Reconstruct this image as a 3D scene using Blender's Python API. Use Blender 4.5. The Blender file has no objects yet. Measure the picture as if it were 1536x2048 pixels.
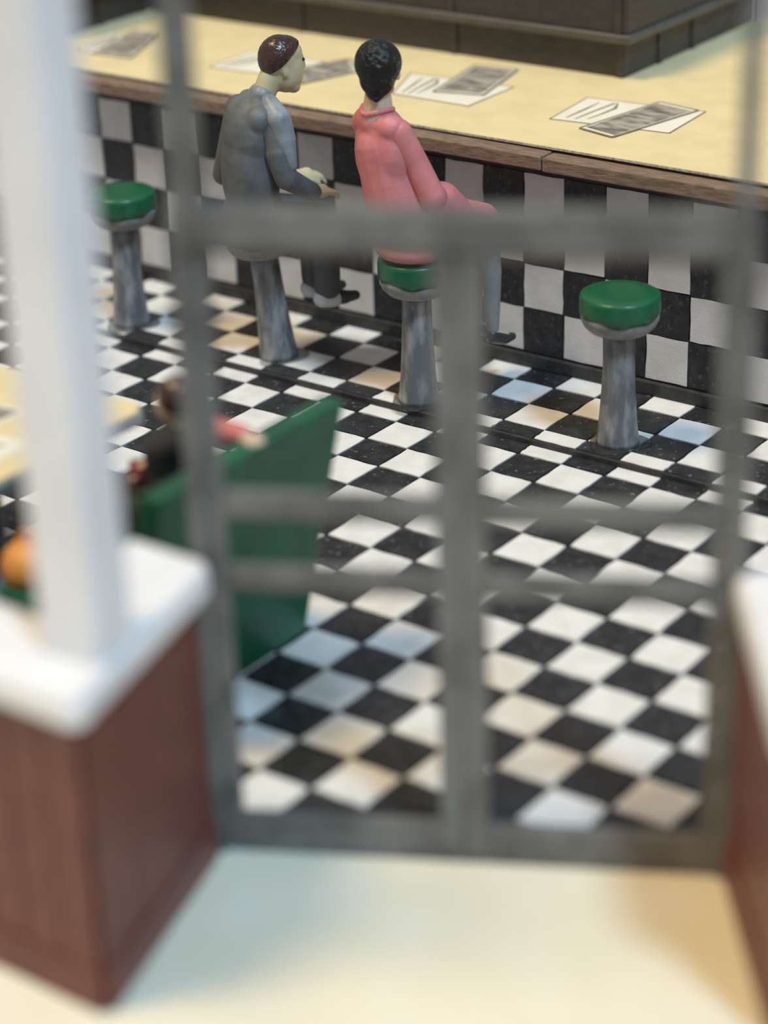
import bpy, bmesh, math, random
from mathutils import Vector, Matrix

# ------------------------------------------------------------------ camera, world, lights
T = 0.22                                   # one floor tile = 0.22 m; all coordinates below are in tiles
scene = bpy.context.scene
C = scene.collection
CAM = Vector((17.5056, -27.5708, 17.8463))
RX = Vector((0.811112, 0.584211, -0.028180))
RY = Vector((0.232036, -0.365635, -0.901371))   # image down
RZ = Vector((-0.536895, 0.724575, -0.432129))   # view direction
FPX = 4368.34
cam = bpy.data.cameras.new('camera')
cam_o = bpy.data.objects.new('camera', cam)
C.objects.link(cam_o)
m = Matrix((RX, -RY, -RZ)).transposed().to_4x4()
m.translation = CAM * T
cam_o.matrix_world = m
cam.sensor_fit = 'VERTICAL'
cam.sensor_height = 36.0
cam.sensor_width = 27.0
cam.lens = FPX / 2048 * 36.0
cam.clip_start = 0.05
cam.clip_end = 200
cam.dof.use_dof = True
cam.dof.focus_distance = 44.3 * T
cam.dof.aperture_fstop = (cam.lens * 1e-3) / (0.85 * T)
scene.camera = cam_o

scene.view_settings.view_transform = 'Standard'
scene.view_settings.look = 'None'
scene.view_settings.exposure = 0.0
scene.view_settings.gamma = 1.0
scene.view_settings.use_curve_mapping = False

world = bpy.data.worlds.new('world')
scene.world = world
world.use_nodes = True
bg = world.node_tree.nodes['Background']
bg.inputs[0].default_value = (0.96, 0.95, 1.0, 1)
bg.inputs[1].default_value = 0.33


def sun(name, direction, strength, colour, angle):
    l = bpy.data.lights.new(name, 'SUN')
    l.energy = strength
    l.color = colour
    l.angle = math.radians(angle)
    o = bpy.data.objects.new(name, l)
    C.objects.link(o)
    o.rotation_euler = Vector(direction).to_track_quat('Z', 'Y').to_euler()
    o.location = Vector(direction) * 6
    return o


sun('warm_room_light', (-0.30, -0.33, 1.0), 1.98, (1.0, 0.73, 0.36), 16)
sun('cool_window_light', (0.60, -0.30, 1.0), 2.2, (0.47, 0.75, 1.0), 9)

# ------------------------------------------------------------------ helpers
rnd = random.Random(7)


def px(p):
    d = Vector(p) - CAM
    z = d.dot(RZ)
    return 768 + FPX * d.dot(RX) / z, 1024 + FPX * d.dot(RY) / z


def unz(x, y, z):
    d = RX * ((x - 768) / FPX) + RY * ((y - 1024) / FPX) + RZ
    return CAM + d * ((z - CAM.z) / d.z)


def tag(o, label=None, cat=None, group=None, kind=None):
    if label: o['label'] = label
    if cat: o['category'] = cat
    if group: o['group'] = group
    if kind: o['kind'] = kind
    return o


def empty(name, loc=(0, 0, 0), rotz=0.0):
    o = bpy.data.objects.new(name, None)
    o.empty_display_size = 0.1
    C.objects.link(o)
    o.location = Vector(loc) * T
    o.rotation_euler = (0, 0, rotz)
    return o


def mesh_of(bm, name, smooth=False):
    bmesh.ops.recalc_face_normals(bm, faces=bm.faces[:])
    me = bpy.data.meshes.new(name)
    for v in bm.verts:
        v.co *= T
    bm.to_mesh(me)
    bm.free()
    if smooth:
        for p in me.polygons:
            p.use_smooth = True
    return me


def link(name, me, material=None, parent=None):
    o = bpy.data.objects.new(name, me)
    C.objects.link(o)
    if material is not None:
        me.materials.clear()
        me.materials.append(material)
    if parent is not None:
        o.parent = parent
    return o


def obj(name, bm, material, parent=None, smooth=False, bevel=0.0, seg=2, auto=False):
    o = link(name, mesh_of(bm, name, smooth), material, parent)
    if bevel:
        b = o.modifiers.new('bevel', 'BEVEL')
        b.width = bevel * T
        b.segments = seg
        b.limit_method = 'ANGLE'
        b.angle_limit = math.radians(40)
    return o


def box(bm, x0, x1, y0, y1, z0, z1, M=None):
    vs = [bm.verts.new(Vector((x, y, z)) if M is None else M @ Vector((x, y, z)))
          for z in (z0, z1) for (x, y) in ((x0, y0), (x1, y0), (x1, y1), (x0, y1))]
    for f in ((0, 3, 2, 1), (4, 5, 6, 7), (0, 1, 5, 4), (1, 2, 6, 5), (2, 3, 7, 6), (3, 0, 4, 7)):
        bm.faces.new([vs[i] for i in f])
    return bm


def newbox(*a, M=None):
    return box(bmesh.new(), *a, M=M)


def prism(bm, poly, z0, z1):
    a = [bm.verts.new((x, y, z0)) for x, y in poly]
    b = [bm.verts.new((x, y, z1)) for x, y in poly]
    n = len(poly)
    bm.faces.new(a[::-1])
    bm.faces.new(b)
    for i in range(n):
        bm.faces.new((a[i], a[(i + 1) % n], b[(i + 1) % n], b[i]))
    return bm


def lathe(bm, prof, seg=40, M=None, wob=0.0):
    rings = []
    for r, z in prof:
        ring = []
        for k in range(seg):
            a = 2 * math.pi * k / seg
            rr = r * (1 + wob * math.sin(3 * a + z))
            v = Vector((rr * math.cos(a), rr * math.sin(a), z))
            ring.append(bm.verts.new(v if M is None else M @ v))
        rings.append(ring)
    for i in range(len(rings) - 1):
        for k in range(seg):
            bm.faces.new((rings[i][k], rings[i][(k + 1) % seg], rings[i + 1][(k + 1) % seg], rings[i + 1][k]))
    bm.faces.new(rings[0][::-1])
    bm.faces.new(rings[-1])
    return bm


def capsule(bm, a, b, ra, rb, seg=14):
    a, b = Vector(a), Vector(b)
    ax = (b - a)
    L = ax.length
    ax = ax.normalized() if L > 1e-6 else Vector((0, 0, 1))
    q = Vector((0, 0, 1)).rotation_difference(ax).to_matrix()
    rings = []
    n = 5
    for i in range(1, n + 1):
        t = -math.pi / 2 + i * (math.pi / 2) / n
        rings.append((ra * math.cos(t), ra * math.sin(t)))
    for i in range(0, n):
        t = i * (math.pi / 2) / n
        rings.append((rb * math.cos(t), L + rb * math.sin(t)))
    vs = []
    for r, z in rings:
        vs.append([bm.verts.new(a + q @ Vector((r * math.cos(2 * math.pi * k / seg), r * math.sin(2 * math.pi * k / seg), z))) for k in range(seg)])
    for i in range(len(vs) - 1):
        for k in range(seg):
            bm.faces.new((vs[i][k], vs[i][(k + 1) % seg], vs[i + 1][(k + 1) % seg], vs[i + 1][k]))
    s = bm.verts.new(a - ax * ra)
    e = bm.verts.new(b + ax * rb)
    for k in range(seg):
        bm.faces.new((s, vs[0][(k + 1) % seg], vs[0][k]))
        bm.faces.new((e, vs[-1][k], vs[-1][(k + 1) % seg]))


def ellipsoid(bm, c, r, seg=20, rot=None):
    c = Vector(c)
    n = 12
    vs = []
    for i in range(1, n):
        t = -math.pi / 2 + i * math.pi / n
        row = []
        for k in range(seg):
            a = 2 * math.pi * k / seg
            v = Vector((r[0] * math.cos(t) * math.cos(a), r[1] * math.cos(t) * math.sin(a), r[2] * math.sin(t)))
            if rot is not None: v = rot @ v
            row.append(bm.verts.new(c + v))
        vs.append(row)
    for i in range(len(vs) - 1):
        for k in range(seg):
            bm.faces.new((vs[i][k], vs[i][(k + 1) % seg], vs[i + 1][(k + 1) % seg], vs[i + 1][k]))
    d = Vector((0, 0, -r[2])); u = Vector((0, 0, r[2]))
    if rot is not None: d = rot @ d; u = rot @ u
    s = bm.verts.new(c + d); e = bm.verts.new(c + u)
    for k in range(seg):
        bm.faces.new((s, vs[0][(k + 1) % seg], vs[0][k]))
        bm.faces.new((e, vs[-1][k], vs[-1][(k + 1) % seg]))


def sculpt(name, prims, material, parent=None, voxel=0.04, smooth=4):
    """one continuous skin grown over the given capsules ('c') and ellipsoids ('e')"""
    bm = bmesh.new()
    for p in prims:
        if p[0] == 'c':
            capsule(bm, *p[1:])
        else:
            ellipsoid(bm, *p[1:])
    me = mesh_of(bm, name)
    tmp = bpy.data.objects.new('tmp', me)
    C.objects.link(tmp)
    r = tmp.modifiers.new('r', 'REMESH'); r.mode = 'VOXEL'; r.voxel_size = voxel * T
    s = tmp.modifiers.new('s', 'SMOOTH'); s.factor = 0.5; s.iterations = smooth
    dg = bpy.context.evaluated_depsgraph_get()
    out = bpy.data.meshes.new_from_object(tmp.evaluated_get(dg))
    bpy.data.objects.remove(tmp)
    out.name = name
    for p in out.polygons: p.use_smooth = True
    return link(name, out, material, parent)


# ------------------------------------------------------------------ materials
def mat(name, col, rough=0.6, metal=0.0, col2=None, scale=6.0, detail=4.0, lo=0.4, hi=0.65,
        bump=0.0, bscale=40.0, spec=0.5, specks=None, sp_scale=30.0, sp_t=0.68, stretch=None, coat=0.0, bdist=0.01):
    mt = bpy.data.materials.new(name)
    mt.use_nodes = True
    nt = mt.node_tree
    N, L = nt.nodes, nt.links
    b = N['Principled BSDF']
    b.inputs['Base Color'].default_value = (*col, 1)
    b.inputs['Roughness'].default_value = rough
    b.inputs['Metallic'].default_value = metal
    b.inputs['Specular IOR Level'].default_value = spec
    b.inputs['Coat Weight'].default_value = coat
    b.inputs['Coat Roughness'].default_value = 0.12
    geo = N.new('ShaderNodeNewGeometry')
    vec = geo.outputs['Position']
    if stretch:
        mp = N.new('ShaderNodeMapping')
        mp.inputs['Scale'].default_value = stretch
        L.new(vec, mp.inputs['Vector'])
        vec = mp.outputs['Vector']
    out = None
    if col2:
        n = N.new('ShaderNodeTexNoise')
        n.inputs['Scale'].default_value = scale
        n.inputs['Detail'].default_value = detail
        L.new(vec, n.inputs['Vector'])
        r = N.new('ShaderNodeMapRange')
        r.inputs['From Min'].default_value = lo
        r.inputs['From Max'].default_value = hi
        L.new(n.outputs['Fac'], r.inputs['Value'])
        mx = N.new('ShaderNodeMix'); mx.data_type = 'RGBA'
        mx.inputs['A'].default_value = (*col, 1)
        mx.inputs['B'].default_value = (*col2, 1)
        L.new(r.outputs['Result'], mx.inputs['Factor'])
        out = mx.outputs['Result']
    if specks:
        n = N.new('ShaderNodeTexNoise')
        n.inputs['Scale'].default_value = sp_scale
        n.inputs['Detail'].default_value = 6
        L.new(vec, n.inputs['Vector'])
        r = N.new('ShaderNodeMapRange')
        r.inputs['From Min'].default_value = sp_t
        r.inputs['From Max'].default_value = sp_t + 0.05
        L.new(n.outputs['Fac'], r.inputs['Value'])
        mx = N.new('ShaderNodeMix'); mx.data_type = 'RGBA'
        if out is not None: L.new(out, mx.inputs['A'])
        else: mx.inputs['A'].default_value = (*col, 1)
        mx.inputs['B'].default_value = (*specks, 1)
        L.new(r.outputs['Result'], mx.inputs['Factor'])
        out = mx.outputs['Result']
    if out is not None:
        L.new(out, b.inputs['Base Color'])
    if bump:
        n = N.new('ShaderNodeTexNoise')
        n.inputs['Scale'].default_value = bscale
        n.inputs['Detail'].default_value = 5
        L.new(vec, n.inputs['Vector'])
        bp = N.new('ShaderNodeBump')
        bp.inputs['Strength'].default_value = bump
        bp.inputs['Distance'].default_value = bdist
        L.new(n.outputs['Fac'], bp.inputs['Height'])
        L.new(bp.outputs['Normal'], b.inputs['Normal'])
    return mt


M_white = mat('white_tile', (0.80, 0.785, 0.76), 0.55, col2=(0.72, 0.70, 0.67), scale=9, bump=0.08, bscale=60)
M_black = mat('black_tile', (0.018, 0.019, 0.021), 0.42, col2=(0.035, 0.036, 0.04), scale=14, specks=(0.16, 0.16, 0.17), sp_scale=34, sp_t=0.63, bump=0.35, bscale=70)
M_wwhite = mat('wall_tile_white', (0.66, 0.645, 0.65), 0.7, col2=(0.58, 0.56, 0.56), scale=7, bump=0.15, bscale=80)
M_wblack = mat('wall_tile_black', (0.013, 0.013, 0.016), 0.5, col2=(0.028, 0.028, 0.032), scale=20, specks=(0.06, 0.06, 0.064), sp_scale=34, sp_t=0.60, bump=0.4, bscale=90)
M_slab = mat('dark_backing', (0.02, 0.02, 0.022), 0.6, col2=(0.04, 0.04, 0.042), scale=20)
M_yellow = mat('yellow_card', (0.80, 0.655, 0.36), 0.75, col2=(0.74, 0.60, 0.33), scale=5, bump=0.12, bscale=120, specks=(0.66, 0.50, 0.26), sp_scale=90, sp_t=0.72)
M_cardedge = mat('pale_card_edge', (0.60, 0.56, 0.46), 0.8, col2=(0.34, 0.30, 0.25), scale=60)
M_trim = mat('brown_trim_wood', (0.27, 0.18, 0.125), 0.7, col2=(0.16, 0.105, 0.075), scale=14, stretch=(1, 6, 6), bump=0.35, bscale=40)
M_dark = mat('dark_grey_wood', (0.055, 0.046, 0.039), 0.5, col2=(0.036, 0.031, 0.028), scale=10, stretch=(1, 1, 4), bump=0.25, bscale=25)
M_ledge = mat('worn_grey_ledge', (0.10, 0.092, 0.08), 0.5, col2=(0.08, 0.072, 0.06), scale=10, bump=0.2)
M_metal = mat('grey_painted_metal', (0.185, 0.180, 0.168), 0.45, col2=(0.105, 0.102, 0.096), scale=6, bump=0.3, bscale=30, specks=(0.24, 0.235, 0.22), sp_scale=14, sp_t=0.66)
M_wood = mat('red_brown_plank', (0.165, 0.046, 0.034), 0.42, col2=(0.115, 0.031, 0.024), scale=10, stretch=(4, 4, 0.8), bump=0.3, bscale=30)
M_woodgap = mat('dark_joint', (0.03, 0.012, 0.009), 0.8)
M_sill = mat('white_sill_paint', (0.86, 0.85, 0.86), 0.45, col2=(0.80, 0.79, 0.80), scale=4)
M_walk = mat('cream_pavement', (0.83, 0.76, 0.58), 0.75, col2=(0.86, 0.80, 0.65), scale=3, bump=0.1)
M_green = mat('green_vinyl', (0.008, 0.115, 0.045), 0.35, col2=(0.010, 0.095, 0.042), scale=12, coat=0.15, bump=0.05)
M_bench = mat('green_bench_paint', (0.010, 0.125, 0.060), 0.42, col2=(0.014, 0.095, 0.05), scale=7, bump=0.15)
M_rim = mat('pale_grey_rim', (0.27, 0.26, 0.25), 0.5, col2=(0.18, 0.175, 0.17), scale=22, bump=0.2)
M_post = mat('worn_grey_metal', (0.15, 0.155, 0.165), 0.38, metal=0.3, col2=(0.40, 0.40, 0.40), scale=17, detail=8, lo=0.42, hi=0.68, stretch=(1, 1, 0.35), bump=0.35, bscale=25)
M_glue = mat('clear_glue', (0.07, 0.072, 0.075), 0.12, spec=0.6, bump=0.3, bscale=15)
M_glue.node_tree.nodes['Principled BSDF'].inputs['Alpha'].default_value = 0.35
M_suit = mat('grey_suit_paint', (0.10, 0.105, 0.105), 0.55, col2=(0.15, 0.157, 0.16), scale=8, bump=0.25, bscale=22)
M_sleeve = mat('pale_grey_paint', (0.30, 0.33, 0.345), 0.45, col2=(0.20, 0.22, 0.23), scale=10, bump=0.2, bscale=20)
M_trouser = mat('charcoal_trouser_paint', (0.055, 0.060, 0.060), 0.6, col2=(0.075, 0.08, 0.08), scale=9, bump=0.15)
M_skin = mat('painted_skin', (0.60, 0.53, 0.33), 0.5, col2=(0.52, 0.45, 0.27), scale=9, bump=0.08)
M_skin2 = mat('painted_fair_skin', (0.66, 0.50, 0.38), 0.5, col2=(0.58, 0.42, 0.31), scale=9, bump=0.08)
M_stock = mat('grey_stocking', (0.30, 0.30, 0.28), 0.6, col2=(0.24, 0.24, 0.23), scale=9)
M_hairb = mat('brown_hair_paint', (0.040, 0.017, 0.013), 0.22, col2=(0.06, 0.025, 0.018), scale=10, coat=0.2, bump=0.7, bscale=18, bdist=0.02)
M_hairk = mat('black_hair_paint', (0.006, 0.007, 0.008), 0.28, spec=0.45, bump=1.0, bscale=24, bdist=0.03)
M_pink = mat('pink_dress_paint', (0.70, 0.235, 0.235), 0.5, col2=(0.62, 0.19, 0.19), scale=7, bump=0.3, bscale=24)
M_shoe_w = mat('pale_shoe', (0.55, 0.56, 0.57), 0.5)
M_shoe_k = mat('dark_shoe', (0.045, 0.043, 0.04), 0.35)
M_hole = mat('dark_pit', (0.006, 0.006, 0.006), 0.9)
M_paper = mat('white_paper', (0.84, 0.79, 0.66), 0.8, col2=(0.80, 0.74, 0.60), scale=6)
M_pencil = mat('brown_pencil', (0.17, 0.125, 0.095), 0.9, col2=(0.28, 0.22, 0.17), scale=50)
M_border = mat('grey_pencil_border', (0.27, 0.235, 0.165), 0.9, col2=(0.18, 0.155, 0.11), scale=60)
M_print = mat('grey_newsprint', (0.42, 0.37, 0.31), 0.85, col2=(0.15, 0.12, 0.10), scale=10, detail=6, lo=0.38, hi=0.62, stretch=(0.9, 2.6, 1))
M_vest = mat('dark_vest_paint', (0.022, 0.022, 0.024), 0.6)
M_red = mat('red_leather', (0.20, 0.018, 0.018), 0.5)
M_orange = mat('orange_leather', (0.75, 0.30, 0.07), 0.5)
M_steel = mat('table_edge_steel', (0.40, 0.42, 0.45), 0.3, metal=0.6)
M_eye = mat('eye_paint', (0.01, 0.01, 0.01), 0.4)

# ------------------------------------------------------------------ the entrance line
DA = Vector((-0.18, -7.915, 0))          # left end of the doorway on the ground
DB = Vector((6.106, -4.575, 0))          # right end
DU = (DB - DA).normalized()              # along the doorway
DN = Vector((-DU.y, DU.x, 0))            # into the diner
DW = (DB - DA).length


def inside(x, y, m=0.0):
    return (Vector((x, y, 0)) - DA).dot(DN) > m


# ------------------------------------------------------------------ tiles
def tile_mesh(name, material, w, h, th, seed, jit=0.03, n=4, gap=0.008):
    r = random.Random(seed)
    pts = []
    c = [(gap, gap), (w - gap, gap), (w - gap, h - gap), (gap, h - gap)]
    for k in range(4):
        a, b = c[k], c[(k + 1) % 4]
        for i in range(n):
            t = i / n
            x = a[0] + (b[0] - a[0]) * t
            y = a[1] + (b[1] - a[1]) * t
            j = r.uniform(0, jit)
            x += j if x < w / 2 else -j
            y += (lambda q: q if y < h / 2 else -q)(r.uniform(0, jit))
            pts.append((x, y))
    bm = bmesh.new()
    prism(bm, pts, 0, th)
    me = mesh_of(bm, name)
    me.materials.append(material)
    return me


TH = 0.03
VAR = 6
tiles_w = [tile_mesh('tile', M_white, 1, 1, TH, i) for i in range(VAR)]
tiles_b = [tile_mesh('tile', M_black, 1, 1, TH, 50 + i) for i in range(VAR)]
half_w = [tile_mesh('tile', M_white, 1, 0.5, TH, 100 + i) for i in range(VAR)]
half_b = [tile_mesh('tile', M_black, 1, 0.5, TH, 150 + i) for i in range(VAR)]
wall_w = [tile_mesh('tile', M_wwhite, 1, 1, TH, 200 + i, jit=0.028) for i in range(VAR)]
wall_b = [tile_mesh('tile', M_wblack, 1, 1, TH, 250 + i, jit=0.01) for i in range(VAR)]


def lay(parent, items):
    """items: (mesh, location matrix, centre). The 300 largest in view are parts, the rest one stuff mesh."""
    scored = []
    for me, mx, c in items:
        x, y = px(c)
        d = (Vector(c) - CAM).dot(RZ)
        seen = -60 < x < 1596 and -60 < y < 2108
        scored.append((1 / d if seen else -1, me, mx))
    scored.sort(key=lambda s: -s[0])
    rest = []
    for k, (s, me, mx) in enumerate(scored):
        if s > 0 and k < 300:
            o = link('tile', me, None, parent)
            o.matrix_world = mx
        else:
            rest.append((me, mx))
    if rest:
        bm = bmesh.new()
        mats = []
        for me, mx in rest:
            mm = me.materials[0]
            if mm not in mats: mats.append(mm)
            n0 = len(bm.verts); f0 = len(bm.faces)
            bm.from_mesh(me)
            bm.verts.ensure_lookup_table(); bm.faces.ensure_lookup_table()
            for v in bm.verts[n0:]: v.co = mx @ v.co
            for f in bm.faces[f0:]: f.material_index = mats.index(mm)
        me = bpy.data.meshes.new('tile_field')
        bm.to_mesh(me); bm.free()
        for mm in mats: me.materials.append(mm)
        o = bpy.data.objects.new('tile_field', me)
        C.objects.link(o)
        o.parent = parent
        o['kind'] = 'stuff'


def TM(x, y, z):
    return Matrix.Translation(Vector((x, y, z)) * T)


XL, XR = -27, 12
# lower floor: slab polygon inside the doorway line
lineY = lambda x: DA.y + (x - DA.x) * DU.y / DU.x
bm = bmesh.new()
prism(bm, [(XL, -10.4), (-4.6, -10.4), (XR, lineY(XR) + 0.1), (XR, 6.5), (XL, 6.5)], -0.5, -TH)
floor = obj('floor', bm, M_slab)
tag(floor, 'black and white checkered diner floor inside the double doors', kind='structure')
items = []
for i in range(XL, XR):
    for j in range(-11, 7):
        corners = [(i, j), (i + 1, j), (i, j + 1), (i + 1, j + 1)]
        if not all(inside(x, y, 0.30) and y > -10.45 for x, y in corners):
            continue
        w = (i + j) % 2 == 0
        if j == 6:
            me = (half_w if w else half_b)[rnd.randrange(VAR)]
            items.append((me, TM(i, j, -TH), (i + .5, j + .25, 0)))
        else:
            me = (tiles_w if w else tiles_b)[rnd.randrange(VAR)]
            items.append((me, TM(i, j, -TH), (i + .5, j + .5, 0)))
lay(floor, items)

# raised platform that carries the stools
PZ = 0.128
plat = obj('floor_platform', newbox(XL, XR, 6.5, 9.9, -0.5, PZ - TH), M_slab)
tag(plat, 'raised checkered step running along the foot of the counter', kind='structure')
obj('step_edge', newbox(XL, XR, 6.46, 6.56, -0.03, PZ - 0.01), M_slab, plat, bevel=0.02)
items = []
for i in range(XL, XR):
    for j in (6, 7, 8, 9):
        w = (i + j) % 2 == 0
        if j == 6:
            items.append(((half_w if w else half_b)[rnd.randrange(VAR)], TM(i, 6.52, PZ - TH), (i + .5, 6.75, PZ)))
        else:
            if j == 9:
                me = (tiles_w if w else tiles_b)[rnd.randrange(VAR)]
                items.append((me, TM(i, j, PZ - TH), (i + .5, j + .4, PZ)))
            else:
                items.append(((tiles_w if w else tiles_b)[rnd.randrange(VAR)], TM(i, j, PZ - TH), (i + .5, j + .5, PZ)))
lay(plat, items)

# ------------------------------------------------------------------ pavement outside
bm = bmesh.new()
prism(bm, [(-30, -34), (30, -34), (30, lineY(30) - 0.02), (-5.0, lineY(-5.0) - 0.02), (-30, lineY(-5.0) - 0.02)], -0.5, 0.0)
walk = obj('pavement', bm, M_walk)
tag(walk, 'cream pavement in front of the diner doors', kind='structure')

# ------------------------------------------------------------------ counter
WY = 9.785
WX0 = -6.272
WZ0 = 0.4635
CT = 5.15
counter = empty('lunch_counter', (0, 0, 0))
tag(counter, 'long lunch counter faced with black and white checkered tiles', 'counter')
obj('body', newbox(XL, 11, WY + TH, 10.9, PZ, 4.95), M_slab, counter)
obj('baseboard', newbox(XL, 11, WY - 0.10, WY + TH - 0.001, PZ, WZ0 - 0.03), M_slab, counter, bevel=0.03)
items = []
for k in range(-20, 17):
    for r in range(4):
        w = (k + r) % 2 == 1
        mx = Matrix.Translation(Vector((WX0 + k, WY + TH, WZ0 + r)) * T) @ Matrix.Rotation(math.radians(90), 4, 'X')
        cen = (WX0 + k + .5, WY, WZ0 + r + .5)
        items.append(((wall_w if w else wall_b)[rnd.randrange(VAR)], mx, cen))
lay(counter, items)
# brown wood edging in butted lengths
edges = [XL, -21.4, -13.6, -5.46, 2.7, 11.0]
for a, b in zip(edges[:-1], edges[1:]):
    dz = 0.0 if a != -5.46 else -0.025
    obj('edge_board', newbox(a + 0.012, b - 0.012, 9.15 - dz, WY + 0.2, 4.76 + dz, 5.06 + dz), M_trim, counter, bevel=0.03)
# yellow worktop: its own thing
wt = empty('worktop', (0, 0, 0))
tag(wt, 'pale yellow card worktop lying along the lunch counter', 'worktop')
obj('top_sheet', newbox(XL, 11, 9.60, 22, 5.11, CT), M_yellow, wt)
obj('cut_edge', newbox(XL, 11, 9.585, 9.60, 5.10, CT - 0.006), M_cardedge, wt)

# ------------------------------------------------------------------ dark cabinets standing on the worktop
def cabinet(label, x0, x1, y0, y1, battens, facing):
    c = empty('back_bar_cabinet', ((x0 + x1) / 2, (y0 + y1) / 2, CT))
    tag(c, label, 'cabinet')
    ox, oy = (x0 + x1) / 2, (y0 + y1) / 2
    L = lambda bm: bm
    obj('plinth', newbox(x0 - ox, x1 - ox, y0 - oy, y1 - oy, 0, 0.86), M_dark, c, bevel=0.03)
    obj('ledge', newbox(x0 - ox - .22, x1 - ox + .22, y0 - oy - .22, y1 - oy + .22, 0.80, 1.02), M_ledge, c, bevel=0.07, seg=3)
    obj('upper_body', newbox(x0 - ox - .12, x1 - ox + .12, y0 - oy - .12, y1 - oy + .12, 1.0, 2.7), M_dark, c, bevel=0.05)
    for b in battens:
        if facing == 'front' or b[0] == 'f':
            xx = b[1] - ox
            obj('batten', newbox(xx - .09, xx + .09, y0 - oy - .05, y0 - oy + .02, 0.0, 0.82), M_dark, c, bevel=0.015)
            obj('batten', newbox(xx - .09, xx + .09, y0 - oy - .17, y0 - oy - .10, 1.0, 2.6), M_dark, c, bevel=0.015)
    for yy in (y0 + 1.6, y0 + 3.2):
        obj('batten', newbox(x1 - ox - .02, x1 - ox + .05, yy - oy - .09, yy - oy + .09, 0.0, 0.82), M_dark, c, bevel=0.015)
    return c


cabinet('dark grey panelled cabinet with a projecting ledge behind the worktop', -20.6, -6.95, 15.1, 21.5,
        [('f', x) for x in (-16.2, -11.6, -7.06)], 'front')
cabinet('dark panelled cabinet at the far left end of the yellow worktop', -26.5, -21.2, 11.6, 21.5,
        [('f', x) for x in (-24.5, -22.6)], 'front')

# ------------------------------------------------------------------ placemats and newspapers on the worktop
def ribbon(bm, pts, w, z0, z1):
    pts = [Vector((p[0], p[1])) for p in pts]
    l, r = [], []
    for i, p in enumerate(pts):
        a = pts[max(0, i - 1)]; b = pts[min(len(pts) - 1, i + 1)]
        t = (b - a).normalized(); n = Vector((-t.y, t.x))
        ww = w[i] if isinstance(w, (list, tuple)) else w
        l.append(p + n * ww / 2); r.append(p - n * ww / 2)
    poly = [(q.x, q.y) for q in l] + [(q.x, q.y) for q in reversed(r)]
    prism(bm, poly, z0, z1)


def placemat(label, quad, news, newslabel, marks=True):
    cx = sum(q[0] for q in quad) / 4; cy = sum(q[1] for q in quad) / 4
    o = empty('placemat', (cx, cy, CT))
    tag(o, label, 'placemat', 'paper placemats on the worktop')
    q = [(a - cx, b - cy) for a, b in quad]
    obj('sheet', prism(bmesh.new(), q, 0, 0.010), M_paper, o)
    bm = bmesh.new()
    for k in range(4):
        ribbon(bm, [q[k], q[(k + 1) % 4]], 0.035, 0.002, 0.013)
    obj('outline', bm, M_border, o)
    if marks:
        # drawn cutlery: fork strokes at the left end of the sheet
        L0, T0, R0, B0 = [Vector(v) for v in q]
        def P(u, v):
            return L0.lerp(B0, u).lerp(T0.lerp(R0, u), v)
        for pts, w in (([P(.10, .12), P(.13, .5), P(.15, .85)], [.03, .07, .03]),
                       ([P(.18, .10), P(.22, .5), P(.27, .9)], [.03, .06, .07]),
                       ([P(.27, .16), P(.31, .45), P(.335, .7), P(.29, .92)], [.02, .06, .08, .03])):
            bm = bmesh.new()
            ribbon(bm, pts, w, 0.010, 0.014)
            obj('drawn_cutlery', bm, M_pencil, o)
    nx = sum(v[0] for v in news) / 4; ny = sum(v[1] for v in news) / 4
    n = empty('newspaper', (nx, ny, CT + 0.014))
    tag(n, newslabel, 'newspaper', 'newspapers on the worktop')
    q = [(a - nx, b - ny) for a, b in news]
    obj('sheet', prism(bmesh.new(), q, 0, 0.012), M_paper, n)
    q2 = [(a * .88, b * .91) for a, b in q]
    obj('printed_page', prism(bmesh.new(), q2, 0.008, 0.0145), M_print, n)
    bm = bmesh.new()
    for k in range(4):
        ribbon(bm, [q[k], q[(k + 1) % 4]], 0.06, 0.002, 0.016)
    obj('outline', bm, M_border, n)


def U(*pts):
    return [tuple(unz(x, y, CT)[:2]) for x, y in pts]


placemat('white placemat with drawn fork nearest the right door post',
         U((1100, 238.5), (1174.6, 196), (1411, 224), (1338.6, 267)),
         U((1160, 258), (1320, 206), (1396, 223), (1224, 276)), 'narrow grey newspaper laid askew over the rightmost placemat')
placemat('white placemat in front of the person in pink',
         U((785, 188), (822, 147), (1027, 175), (936, 213)),
         U((867, 185), (949, 132), (1035, 141), (967, 192)), 'framed grey newspaper just right of the black-haired head')
placemat('white placemat behind the head of the person in grey',
         U((418, 135), (500, 103), (650, 124), (560, 153)),
         U((575, 175), (600, 137), (700, 119), (716, 144)), 'grey newspaper between the two seated people')
placemat('white placemat at the blurred far left of the worktop',
         U((150, 100), (215, 65), (300, 80), (245, 116)),
         U((185, 108), (270, 62), (322, 70), (262, 117)), 'grey newspaper at the blurred far left of the worktop')

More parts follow.
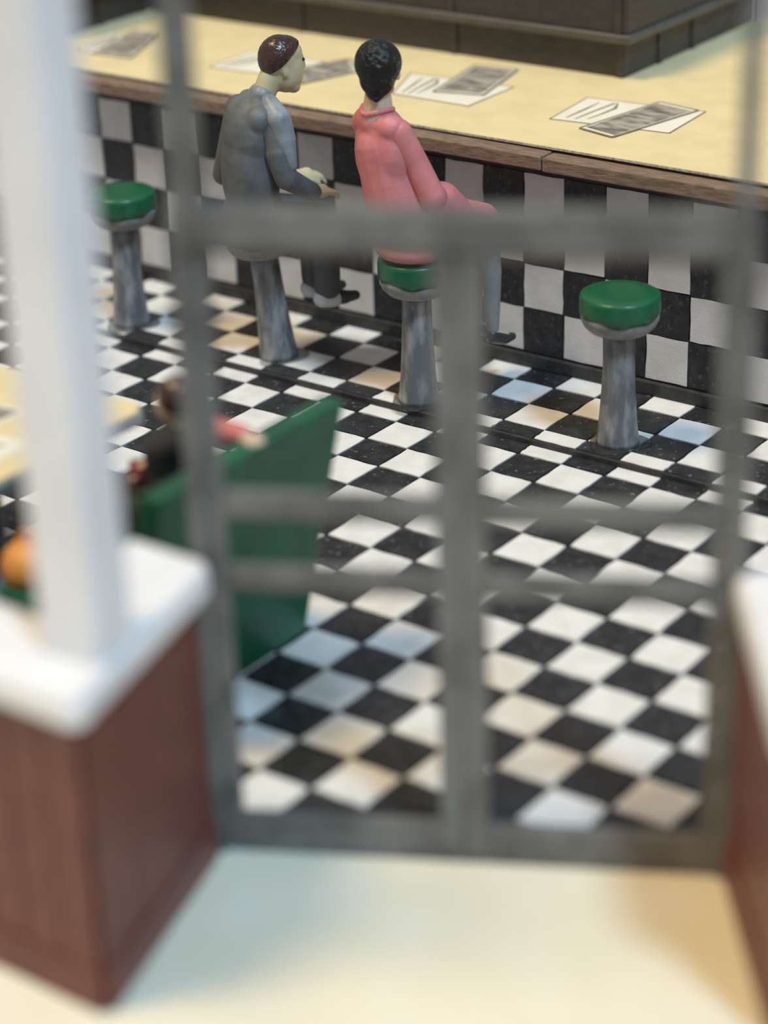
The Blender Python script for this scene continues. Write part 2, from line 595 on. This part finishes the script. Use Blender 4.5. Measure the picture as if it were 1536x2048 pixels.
# ------------------------------------------------------------------ bar stools
def stool(label, loc, tilt=None):
    s = empty('bar_stool', loc)
    tag(s, label, 'bar stool', 'green bar stools along the counter')
    obj('glue_pad', lathe(bmesh.new(), [(0.62, 0.0), (0.6, 0.02), (0.45, 0.035)], 28, wob=0.12), M_glue, s, True)
    H = 3.3 - PZ
    bm = lathe(bmesh.new(), [(0.44, 0.0), (0.43, 0.10), (0.405, 0.3), (0.37, 0.7), (0.34, 1.2), (0.315, 1.8), (0.305, H - .5)], 18)
    p = obj('post', bm, M_post, s, True)
    bm = lathe(bmesh.new(), [(0.30, H - .82), (0.46, H - .81), (0.60, H - .75), (0.71, H - .64), (0.765, H - .52), (0.78, H - .36)], 48)
    r = obj('seat_rim', bm, M_rim, s, True)
    # hand-painted, uneven lower paint line
    seg = 64
    bm = bmesh.new()
    prof = [(0.788, None), (0.79, H - .30), (0.79, H - .10), (0.775, H - .03), (0.735, H - .004), (0.45, H + .0), (0.0, H + .004)]
    rings = []
    for rr, z in prof[:-1]:
        ring = []
        for k in range(seg):
            a = 2 * math.pi * k / seg
            zz = z if z is not None else H - .43 + 0.045 * math.sin(3 * a + 1.0) + 0.03 * math.sin(7 * a)
            ring.append(bm.verts.new((rr * math.cos(a), rr * math.sin(a), zz)))
        rings.append(ring)
    for i in range(len(rings) - 1):
        for k in range(seg):
            bm.faces.new((rings[i][k], rings[i][(k + 1) % seg], rings[i + 1][(k + 1) % seg], rings[i + 1][k]))
    bm.faces.new(rings[-1]); bm.faces.new(rings[0][::-1])
    cu = obj('seat_cushion', bm, M_green, s, True)
    if tilt:
        s.rotation_euler = tilt
    return s


stool('empty green topped bar stool standing alone by the right door post', (-2.44, 7.24, PZ))
stool('green bar stool carrying the person in pink', (-7.06, 6.94, PZ))
stool('tilted green bar stool carrying the person in grey', (-11.14, 7.37, PZ), (math.radians(2), math.radians(-5), 0))
stool('green bar stool half hidden between white window post and door frame', (-15.35, 7.2, PZ))

# ------------------------------------------------------------------ people
def frame_of(loc, F):
    F = Vector((F[0], F[1], 0)).normalized()
    ang = math.atan2(F.y, F.x) - math.pi / 2
    return loc, ang


def hand(prims, w, d, n, s=1.0, side=1, curl=0.5):
    """palm, four unequal fingers and a thumb; w wrist, d pointing direction, n back-of-hand normal"""
    w, d, n = Vector(w), Vector(d).normalized(), Vector(n).normalized()
    x = d.cross(n).normalized() * side
    n = x.cross(d).normalized() * side
    prims.append(('c', w, w + d * .14 * s, .10 * s, .13 * s))
    for k, (off, ln) in enumerate(((-.135, .26), (-.045, .30), (.045, .28), (.13, .21))):
        a = w + d * .24 * s + x * off * s
        b = a + (d * .9 - n * .25 * curl) * ln * .55 * s
        c = b + (d * .5 - n * .9 * curl) * ln * .5 * s
        prims.append(('c', a - d * .1 * s, a, .055 * s, .055 * s))
        prims.append(('c', a, b, .052 * s, .046 * s))
        prims.append(('c', b, c, .046 * s, .04 * s))
    a = w + d * .06 * s - x * .12 * s
    b = a + (d * .55 - x * .6 - n * .2) * .2 * s
    c = b + (d * .9 - n * .4) * .16 * s
    prims.append(('c', a, b, .065 * s, .055 * s))
    prims.append(('c', b, c, .055 * s, .045 * s))


# --- man in the grey suit (local axes: x = his right, y = forward, z = up from the seat)
def man():
    loc, ang = frame_of(tuple(unz(520, 462, 3.31)), (0.50, 0.87))
    body = [('e', (0, -.05, .45), (.55, .45, .45)), ('e', (0, -.1, 1.3), (.5, .4, .8)), ('e', (0, -.02, 2.2), (.6, .42, .75)),
            ('c', (0, .14, 2.7), (0, .42, 3.25), .25, .25),
            # head: skull, face wedge, jaw, nose, ears
            ('e', (0, .62, 3.62), (.37, .42, .44)), ('e', (0, .80, 3.42), (.34, .34, .48)), ('e', (0, .76, 3.26), (.335, .37, .38)), ('c', (-.10, .88, 3.02), (.10, .88, 3.02), .15, .15),
            ('e', (0, .84, 3.70), (.32, .28, .28)), ('c', (0, 1.10, 3.62), (0, 1.14, 3.40), .06, .075), ('e', (0, 1.04, 3.14), (.13, .07, .035)), ('e', (.345, .62, 3.36), (.035, .07, .11)), ('e', (-.345, .62, 3.36), (.035, .07, .11))]
    body += [('c', (.58, .0, 2.45), (.88, .3, 1.35), .15, .15), ('c', (.88, .3, 1.35), (.55, 1.05, .86), .17, .13),
             ('c', (-.6, -.05, 2.45), (-.98, -.35, 1.05), .15, .15), ('c', (-.98, -.35, 1.05), (-.45, 1.05, .95), .17, .13)]
    for s in (-1, 1):
        body += [('c', (s * .33, .2, .32), (s * .36, 1.3, .12), .33, .25), ('c', (s * .36, 1.3, .12), (s * .36, 1.32, -1.5), .22, .13),
                 ('c', (s * .36, 1.35, -1.58), (s * .36, 1.7, -1.62), .12, .1)]
    hand(body, (.52, 1.08, .84), (-.15, 1, -.12), (0, 0.1, 1), 1.25, 1, .8)
    hand(body, (-.42, 1.10, .95), (.2, 1, -.05), (0, 0.1, 1), 1.25, -1, .8)
    p = sculpt('person', body, M_skin, None, 0.034, 5)
    p.location = Vector(loc) * T
    p.rotation_euler = (0, 0, ang)
    tag(p, 'seated person in a grey suit with short brown hair on a tilted bar stool', 'person')
    jk = [('e', (0, -.14, 1.35), (.78, .60, 1.40)), ('e', (0, -.10, .52), (.74, .62, .52)), ('e', (0, -.14, 2.05), (.76, .54, .90)),
          ('c', (-.50, -.06, 2.52), (.50, -.06, 2.52), .32, .32), ('c', (-.28, .02, 2.74), (.28, .02, 2.74), .25, .25),
          ('e', (0, -.48, .42), (.60, .26, .42))]
    jk += [('c', (-.72, -.05, 2.5), (-.98, -.38, 1.05), .29, .25), ('c', (-.98, -.38, 1.05), (-.50, .98, .93), .24, .19)]
    sculpt('jacket', jk, M_suit, p, 0.036, 6)
    sl = [('c', (.55, .12, 2.58), (.80, .20, 1.85), .25, .26), ('c', (.80, .18, 1.85), (.90, .30, 1.35), .27, .25),
          ('c', (.90, .30, 1.35), (.58, 1.0, .86), .245, .20)]
    sculpt('sleeve', sl, M_suit, p, 0.036, 4)
    sculpt('pale_patch', [('c', (.42, .20, 2.82), (.74, .26, 2.55), .20, .27), ('c', (.74, .26, 2.55), (.88, .34, 2.15), .27, .22), ('c', (.88, .34, 2.15), (.98, .40, 1.62), .22, .13)], M_sleeve, p, 0.03, 5)  # paler grey shape laid over the front and top of the right sleeve
    sculpt('shirt_collar', [('c', (-.06, .18, 2.90), (.06, .18, 2.90), .25, .25)], M_sleeve, p, 0.03, 3)
    sculpt('shirt', [('e', (0, .12, 1.25), (.50, .40, .6))], M_sleeve, p, 0.04, 3)
    tr = [('e', (0, .0, .32), (.66, .6, .34))]
    for s in (-1, 1):
        tr += [('c', (s * .34, .15, .34), (s * .36, 1.32, .14), .40, .33), ('c', (s * .36, 1.32, .14), (s * .36, 1.34, -1.38), .32, .29)]
    sculpt('trousers', tr, M_trouser, p, 0.04, 5)
    for s in (-1, 1):
        sh = sculpt('shoe', [('c', (s * .36, 1.25, -1.58), (s * .37, 1.72, -1.66), .20, .16), ('c', (s * .37, 1.72, -1.66), (s * .38, 1.98, -1.66), .15, .11)],
                    M_shoe_k, p, 0.03, 3)
        sculpt('heel_cap', [('c', (s * .36, 1.22, -1.60), (s * .37, 1.48, -1.64), .215, .20)], M_shoe_w, sh, 0.03, 3)
    # hair: the crown of the skull cut off along a line from forehead to nape
    hb = bmesh.new()
    ellipsoid(hb, (0, .62, 3.62), (.40, .45, .475), 32)
    ellipsoid(hb, (0, .74, 3.71), (.37, .40, .36), 32)
    P0 = Vector((0, 1.06, 3.96)); nrm = Vector((0, -.64, .77))
    bmesh.ops.bisect_plane(hb, geom=hb.verts[:] + hb.edges[:] + hb.faces[:], plane_co=P0, plane_no=nrm, clear_inner=True)
    bmesh.ops.holes_fill(hb, edges=[e for e in hb.edges if e.is_boundary])
    obj('hair', hb, M_hairb, p, True)
    for s in (-1, 1):
        e = bmesh.new(); ellipsoid(e, (s * .15, 1.10, 3.56), (.05, .03, .035), 12)
        obj('eye', e, M_eye, p, True)
    return p


man()


def woman():
    loc, ang = frame_of((-7.06, 6.94, 3.31), (0.30, 0.95))
    NX, NY = -.30, -.62            # torso leans back and to her left
    hd = Vector((-.30, -.55, 3.95))
    ha = math.radians(32)          # head turned towards her left
    hf = Vector((-math.sin(ha), math.cos(ha), 0)); hr = Vector((math.cos(ha), math.sin(ha), 0))
    H = lambda r, f, u: hd + hr * r + hf * f + Vector((0, 0, u))
    body = [('e', (0, -.1, .5), (.55, .5, .45)), ('e', (-.2, -.35, 1.5), (.42, .36, .8)), ('e', (NX, NY, 2.25), (.50, .34, .72)),
            ('c', (-.32, -.62, 2.95), tuple(H(0, -.10, -.3)), .33, .23),
            ('e', tuple(H(0, 0, .0)), (.38, .42, .48)), ('e', tuple(H(0, .2, -.2)), (.28, .26, .36)), ('c', tuple(H(-.07, .24, -.5)), tuple(H(.07, .24, -.5)), .13, .13),
            ('c', tuple(H(0, .44, -.05)), tuple(H(0, .5, -.2)), .04, .07), ('e', tuple(H(0, .42, -.36)), (.1, .06, .03)),
            ('e', tuple(H(.38, -.02, -.15)), (.05, .08, .12)), ('e', tuple(H(-.38, -.02, -.15)), (.05, .08, .12))]
    body += [('c', (.25, -.48, 2.65), (.66, -.05, 1.45), .15, .15), ('c', (.66, -.05, 1.45), (.20, .70, 1.15), .16, .12),
             ('c', (-.85, -.58, 2.65), (-.85, .0, 1.45), .15, .15), ('c', (-.85, .0, 1.45), (-.2, .75, 1.1), .16, .12)]
    hand(body, (.20, .70, 1.15), (-.8, .6, -.1), (0, .1, 1), 1.1, 1, .6)
    hand(body, (-.2, .75, 1.1), (.8, .6, -.1), (0, .1, 1), 1.1, -1, .6)
    for s in (-1, 1):
        body += [('c', (s * .3, .1, .4), (s * .30 + .1, 1.5, .42), .36, .27), ('c', (s * .30 + .1, 1.5, .42), (s * .30 + .15, 1.66, -1.55), .25, .12),
                 ('c', (s * .30 + .15, 1.64, -1.95), (s * .30 + .15, 2.0, -2.1), .12, .09), ('c', (s * .30 + .15, 1.66, -1.55), (s * .30 + .15, 1.64, -1.95), .12, .12)]
    p = sculpt('person', body, M_skin2, None, 0.034, 5)
    p.location = Vector(loc) * T
    p.rotation_euler = (0, 0, ang)
    tag(p, 'seated person with black hair in a pink dress, back turned, on a bar stool', 'person')
    dr = [('e', (.0, -.12, .55), (.78, .72, .60)), ('c', (-.06, -.28, .95), (-.28, -.52, 2.3), .70, .58), ('e', (NX + .02, NY + .10, 2.2), (.74, .50, .95)),
          ('c', (NX - .40, NY + .02, 2.80), (NX + .40, NY + .02, 2.80), .29, .29), ('c', (-.34, -.60, 2.82), (-.34, -.58, 2.95), .38, .34),
          ('e', (.0, -.05, .22), (.80, .80, .30))]
    for s in (-1, 1):
        dr += [('c', (s * .32, .1, .45), (s * .30 + .08, 1.42, .44), .46, .36)]
    dr += [('c', (-.85, -.6, 2.72), (-.88, .0, 1.5), .24, .22), ('c', (-.88, .0, 1.5), (-.25, .68, 1.12), .21, .18)]
    sculpt('dress', dr, M_pink, p, 0.036, 6)
    sculpt('sleeve', [('c', (.20, -.50, 2.72), (.44, -.25, 2.05), .27, .26), ('c', (.44, -.25, 2.05), (.68, -.06, 1.42), .26, .27), ('c', (.68, -.06, 1.42), (.26, .62, 1.14), .27, .20),
                      ], M_pink, p, 0.034, 4)
    sculpt('skirt_fold', [('c', (.46, .34, 1.22), (.46, .62, .85), .38, .42), ('c', (.46, .62, .85), (.42, 1.42, .58), .38, .34)], M_pink, p, 0.036, 5)
    col = []
    for k in range(9):
        a0, a1 = [math.pi * (-.15 + 1.3 * q / 9) for q in (k, k + 1)]
        f0, f1 = [(-.33 - .33 * math.cos(q), -.60 - .33 * math.sin(q), 3.02 + .12 * abs(math.cos(q))) for q in (a0, a1)]
        col.append(('c', f0, f1, .055, .055))
    sculpt('collar', col, M_pink, p, 0.022, 2)
    hr_p = [('e', tuple(H(0, -.08, .08)), (.48, .47, .48)), ('e', tuple(H(0, -.16, -.22)), (.38, .34, .36)), ('e', tuple(H(0, -.26, -.46)), (.20, .18, .18)), ('e', tuple(H(0, -.08, .40)), (.24, .26, .16))]
    sculpt('hair', hr_p, M_hairk, p, 0.03, 3)
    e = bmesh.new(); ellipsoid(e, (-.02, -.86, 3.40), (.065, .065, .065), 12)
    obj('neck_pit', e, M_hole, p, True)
    for s in (-1, 1):
        e = bmesh.new(); ellipsoid(e, tuple(H(s * .14, .43, .0)), (.045, .045, .03), 12)
        obj('eye', e, M_eye, p, True)
        st = [('c', (s * .30 + .1, 1.5, .34), (s * .30 + .14, 1.62, -.6), .27, .22), ('c', (s * .30 + .14, 1.62, -.6), (s * .30 + .15, 1.64, -1.85), .22, .14)]
        sculpt('stocking', st, M_stock, p, 0.036, 4)
        sculpt('shoe', [('c', (s * .30 + .15, 1.62, -2.0), (s * .30 + .15, 1.98, -2.16), .15, .13), ('c', (s * .30 + .15, 1.98, -2.16), (s * .30 + .16, 2.16, -2.16), .12, .09)], M_shoe_k, p, 0.03, 3)
    return p


woman()

# ------------------------------------------------------------------ doorway: frame and two leaves
MD = Matrix.Translation(DA) @ Matrix((DU, DN, Vector((0, 0, 1)))).transposed().to_4x4()


def dbox(x0, x1, y0, y1, z0, z1):
    return newbox(x0, x1, y0, y1, z0, z1, M=MD)


fr = empty('trim_1')
tag(fr, 'grey painted metal frame around the double doors', kind='structure')
obj('jamb', dbox(-0.06, 0.15, -.20, .25, 0, 9.58), M_metal, fr, bevel=0.03)
obj('jamb', dbox(DW - .05, DW + .14, -.20, .25, 0, 9.58), M_metal, fr, bevel=0.03)
obj('upper_jamb', dbox(-0.02, 0.34, -.18, .22, 9.58, 13.6), M_metal, fr, bevel=0.03)
obj('upper_jamb', dbox(DW - .16, DW + .06, -.15, .20, 9.58, 13.6), M_metal, fr, bevel=0.03)
obj('transom_rail', dbox(0.15, DW - .05, -.18, .22, 9.10, 9.58), M_metal, fr, bevel=0.03)
obj('head_rail', dbox(0.34, DW - .16, -.18, .22, 13.3, 13.6), M_metal, fr, bevel=0.03)
obj('threshold', dbox(0.15, DW - .05, -.10, .30, 0.0, 0.05), M_metal, fr)
mid = 3.555


def leaf(name, label, x0, x1, hinge):
    d = empty(name)
    tag(d, label, kind='structure')
    wl, wr = (0.22, 0.33) if hinge == 'left' else (0.33, 0.24)
    obj('stile', dbox(x0, x0 + wl, -.08, .10, .06, 9.10), M_metal, d, bevel=0.02)
    obj('stile', dbox(x1 - wr, x1, -.08, .10, .06, 9.10), M_metal, d, bevel=0.02)
    obj('bottom_rail', dbox(x0 + wl, x1 - wr, -.08, .10, .06, .60), M_metal, d, bevel=0.02)
    obj('top_rail', dbox(x0 + wl, x1 - wr, -.07, .09, 8.96, 9.10), M_metal, d, bevel=0.02)
    obj('push_bar', dbox(x0 + wl, x1 - wr, -.13, .03, 5.30, 5.70), M_metal, d, bevel=0.05)
    obj('push_bar', dbox(x0 + wl, x1 - wr, -.13, .03, 4.22, 4.60), M_metal, d, bevel=0.05)
    return d


leaf('door_1', 'left grey metal door leaf with two push bars', 0.16, mid - .005, 'left')
leaf('door_2', 'right grey metal door leaf with two push bars', mid + .005, DW - .06, 'right')

# ------------------------------------------------------------------ knee walls, sills and the white window post
def planked_wall(name, label, outer, inner, z1, pieces):
    w = empty(name)
    tag(w, label, kind='structure')
    obj('core', prism(bmesh.new(), outer + inner, 0.0, z1), M_woodgap, w)
    for (a, b, n) in pieces:
        a, b = Vector((*a, 0)), Vector((*b, 0))
        u = (b - a).normalized(); nrm = Vector((u.y, -u.x, 0))
        L = (b - a).length
        M = Matrix.Translation(a) @ Matrix((u, -nrm, Vector((0, 0, 1)))).transposed().to_4x4()
        for i in range(n):
            s = L / n
            pr = 0.06 + 0.02 * rnd.random()
            obj('plank', newbox(i * s + .012, (i + 1) * s - .012, -pr, 0.0, 0.02, z1 - .01, M=M), M_wood, w, bevel=0.03)
        if a.x != RD[0]: obj('base_rail', newbox(0, L, -.12, 0, 0.0, .62, M=M), M_wood, w, bevel=0.03)
    return w


RC = (8.55, -7.60)
RD = (6.32, -4.66)
LC = (1.00, -11.62)                        # outside corner of the left knee wall
LD = (-0.10, -8.20)                        # where it meets the door frame
planked_wall('wall_left', 'red-brown planked knee wall left of the doors',
             [(-14, -11.62), LC, LD], [(-1.3, -8.2), (-.55, -10.4), (-14, -10.4)], 4.32,
             [((-14, -11.62), LC, 24), (LC, LD, 6)])
planked_wall('wall_right', 'red-brown planked knee wall right of the doors',
             [RD, RC, (20, -7.60)], [(20, -6.3), (9.1, -6.3), (7.4, -4.2)], 4.32, [(RD, RC, 6), (RC, (20, -7.60), 20)])


def sill(name, label, poly, z0, z1):
    w = empty(name)
    tag(w, label, kind='structure')
    obj('sill', prism(bmesh.new(), poly, z0, z1), M_sill, w, bevel=0.14, seg=4)
    return w


w1 = sill('window_1', 'white window sill and white post on the left knee wall',
          [(-14, -11.86), (1.06, -11.86), (1.2, -11.7), (0.28, -8.28), (0.10, -8.12), (-1.2, -8.12), (-0.75, -10.45), (-14, -10.45)], 4.30, 4.78)
pc = (0.40, -10.72)
bm = newbox(-.42, .42, -.42, .42, 0, 9.5)
post = obj('post', bm, M_sill, w1, bevel=0.08, seg=3)
post.location = Vector((pc[0], pc[1], 4.76)) * T
post.rotation_euler = (0, 0, math.radians(8))
sill('window_2', 'white window sill on the right knee wall',
     [(6.2, -4.75), (8.33, -7.78), (8.6, -7.9), (20, -7.9), (20, -6.2), (9.2, -6.2), (7.5, -4.1), (6.3, -4.3)], 4.30, 4.78)

# ------------------------------------------------------------------ booth behind the left window: bench, table and what is there
def bench(label, x_out, y0, y1, flip=1):
    b = empty('booth_bench', (x_out, (y0 + y1) / 2, 0))
    tag(b, label, 'bench', 'green booth benches')
    h = (y1 - y0) / 2

    def slant(xa, za, xb, zb, th, ya, yb):
        bm = bmesh.new()
        prof = [(xa, za), (xb, zb), (xb - th, zb), (xa - th, za)]
        a = [bm.verts.new((x * flip, ya, z)) for x, z in prof]
        c = [bm.verts.new((x * flip, yb, z)) for x, z in prof]
        bm.faces.new(a); bm.faces.new(c[::-1])
        for i in range(4):
            bm.faces.new((a[i], c[i], c[(i + 1) % 4], a[(i + 1) % 4]))
        return bm
    obj('backrest', slant(0, 0, 1.03, 4.5, .42, -h, h), M_bench, b, bevel=0.05)
    xs = sorted((-0.2 * flip, -2.6 * flip))
    obj('seat', newbox(xs[0], xs[1], -h, h, 1.75, 2.1), M_bench, b, bevel=0.08)
    xs = sorted((-0.3 * flip, -2.3 * flip))
    obj('base', newbox(xs[0], xs[1], -h + .15, h - .15, 0, 1.75), M_bench, b)
    return b


bench('green booth bench with slanting back seen through the left door leaf', -3.03, -6.65, -2.2)
bench('green booth bench hidden beyond the table behind the white post', -12.6, -7.2, -2.2, -1)

t = empty('booth_table', (-7.9, -4.5, 0))
tag(t, 'yellow topped booth table with steel edge behind the white post', 'table')
poly = [(-1.8, -2.2), (1.75, -2.2), (1.75, 1.95), (1.5, 2.2), (-1.8, 2.2)]
obj('table_top', prism(bmesh.new(), poly, 3.32, 3.5), M_yellow, t)
obj('edge_band', prism(bmesh.new(), [(x * 1.03, y * 1.03) for x, y in poly], 3.26, 3.45), M_steel, t, bevel=0.03)
obj('pedestal', lathe(bmesh.new(), [(.9, 0), (.85, .08), (.2, .2), (.16, 3.27)], 20), M_post, t, True)

pl = tag(empty('placemat', (-7.6, -5.3, 3.5)), 'pale placemat on the booth table behind the white post', 'placemat')
obj('sheet', newbox(-.9, .9, -.75, .75, 0, .012), M_paper, pl)
bm = bmesh.new(); ribbon(bm, [(-.6, -.5), (.2, .1), (.55, .5)], .06, .01, .016)
obj('drawn_cutlery', bm, M_pencil, pl)
nw = tag(empty('newspaper', (-8.6, -4.1, 3.5)), 'brownish newspaper on the booth table behind the white post', 'newspaper')
obj('sheet', newbox(-.8, .8, -.5, .5, 0, .012), M_paper, nw)
obj('printed_page', newbox(-.72, .72, -.42, .42, .008, .0145), M_print, nw)


def booth_person():
    # x = right, y = forward (towards the table, -X), z up from the bench seat
    hw = Vector((-.58, -1.85, 2.42))
    body = [('e', (0, 0, .4), (.5, .45, .4)), ('e', (0, 0, 1.0), (.45, .38, .6)), ('e', (0, 0, 1.5), (.46, .36, .5)),
            ('c', (0, .0, 1.8), (0, .03, 2.1), .17, .17), ('e', (0, .05, 2.36), (.29, .33, .38)), ('e', (0, .19, 2.24), (.22, .2, .27)),
            ('c', (0, .37, 2.36), (0, .42, 2.22), .04, .055)]
    # the left arm lies over the top of the bench back, the right one is bent in front
    body += [('c', (-.48, -.05, 1.72), (-.25, -.95, 2.26), .16, .14), ('c', (-.25, -.95, 2.26), tuple(hw), .14, .10),
             ('c', (.5, 0, 1.68), (.62, .12, 1.0), .18, .17), ('c', (.62, .12, 1.0), (-.05, .66, 1.10), .20, .17)]
    hand(body, hw, (-.3, -.9, .05), (0, 0, 1), .9, 1, .5)
    hand(body, (-.05, .66, 1.10), (-1, .10, 0), (0, .6, 1), 1.0, -1, .7)
    for k in (-1, 1):
        body += [('c', (k * .28, .1, .36), (k * .3, 1.5, .34), .3, .24), ('c', (k * .3, 1.5, .34), (k * .3, 1.55, -1.6), .2, .12),
                 ('c', (k * .3, 1.55, -1.72), (k * .3, 1.9, -1.8), .12, .1)]
    p = sculpt('person', body, M_skin2, None, 0.036, 5)
    p.location = Vector((-4.3, -3.6, 2.1)) * T
    p.rotation_euler = (0, 0, math.radians(90))
    tag(p, 'blurred person with brown hair seated in the booth behind the door frame', 'person')
    sculpt('jacket', [('e', (0, .06, 1.05), (.60, .58, .75)), ('e', (0, .04, 1.5), (.64, .52, .52)), ('e', (0, 0, .5), (.64, .52, .45)),
                      ('c', (.5, 0, 1.68), (.62, .10, 1.08), .25, .23), ('c', (-.44, -.05, 1.68), (-.28, -.85, 2.18), .24, .20)], M_vest, p, 0.04, 5)
    sculpt('sleeve', [('c', (-.27, -.90, 2.22), tuple(hw), .21, .16)], M_pink, p, 0.04, 4)
    sculpt('hair', [('e', (0, -.02, 2.46), (.33, .35, .34))], M_hairb, p, 0.035, 4)
    tr = []
    for k in (-1, 1):
        tr += [('c', (k * .28, .1, .38), (k * .3, 1.5, .36), .36, .30), ('c', (k * .3, 1.5, .36), (k * .3, 1.55, -1.55), .29, .22)]
    sculpt('trousers', tr, M_vest, p, 0.04, 4)
    sculpt('shirt_front', [('e', (.05, .44, 1.32), (.22, .12, .22))], M_shoe_w, p, 0.04, 3)
    for k in (-1, 1):
        sculpt('shoe', [('c', (k * .3, 1.5, -1.82), (k * .3, 1.98, -1.88), .16, .13)], M_shoe_k, p, 0.035, 3)
    return p


booth_person()


def bag(label, loc, material, r, s):
    b = empty('handbag', loc)
    tag(b, label, 'handbag')
    bm = bmesh.new()
    lathe(bm, [(.30 * s, 0), (.42 * s, .06 * s), (.46 * s, .25 * s), (.40 * s, .45 * s), (.28 * s, .56 * s), (.2 * s, .58 * s)], 24)
    obj('pouch', bm, material, b, True)
    bm = bmesh.new()
    prev = None
    for k in range(9):
        a = math.pi * k / 8
        q = Vector((.26 * s * math.cos(a), 0, .55 * s + .22 * s * math.sin(a)))
        if prev is not None: capsule(bm, prev, q, .03 * s, .03 * s, 8)
        prev = q
    obj('strap', bm, material, b, True)
    return b


cup = empty('drinking_cup', (-4.92, -3.92, 2.98))
tag(cup, 'dark red drinking cup held by the blurred person in the booth', 'cup')
obj('cup_body', lathe(bmesh.new(), [(.12, 0), (.15, .03), (.19, .38), (.165, .38), (.13, .06)], 20), M_red, cup, True)
bm = bmesh.new()
prev = None
for k in range(8):
    a = -math.pi / 2 + math.pi * k / 7
    q = Vector((0, -.17 - .12 * math.cos(a), .2 + .12 * math.sin(a)))
    if prev is not None: capsule(bm, prev, q, .025, .025, 8)
    prev = q
obj('handle', bm, M_red, cup, True)
bag('small orange handbag on the bench seat behind the white post', (-5.3, -6.15, 2.1), M_orange, 0, 1.1)
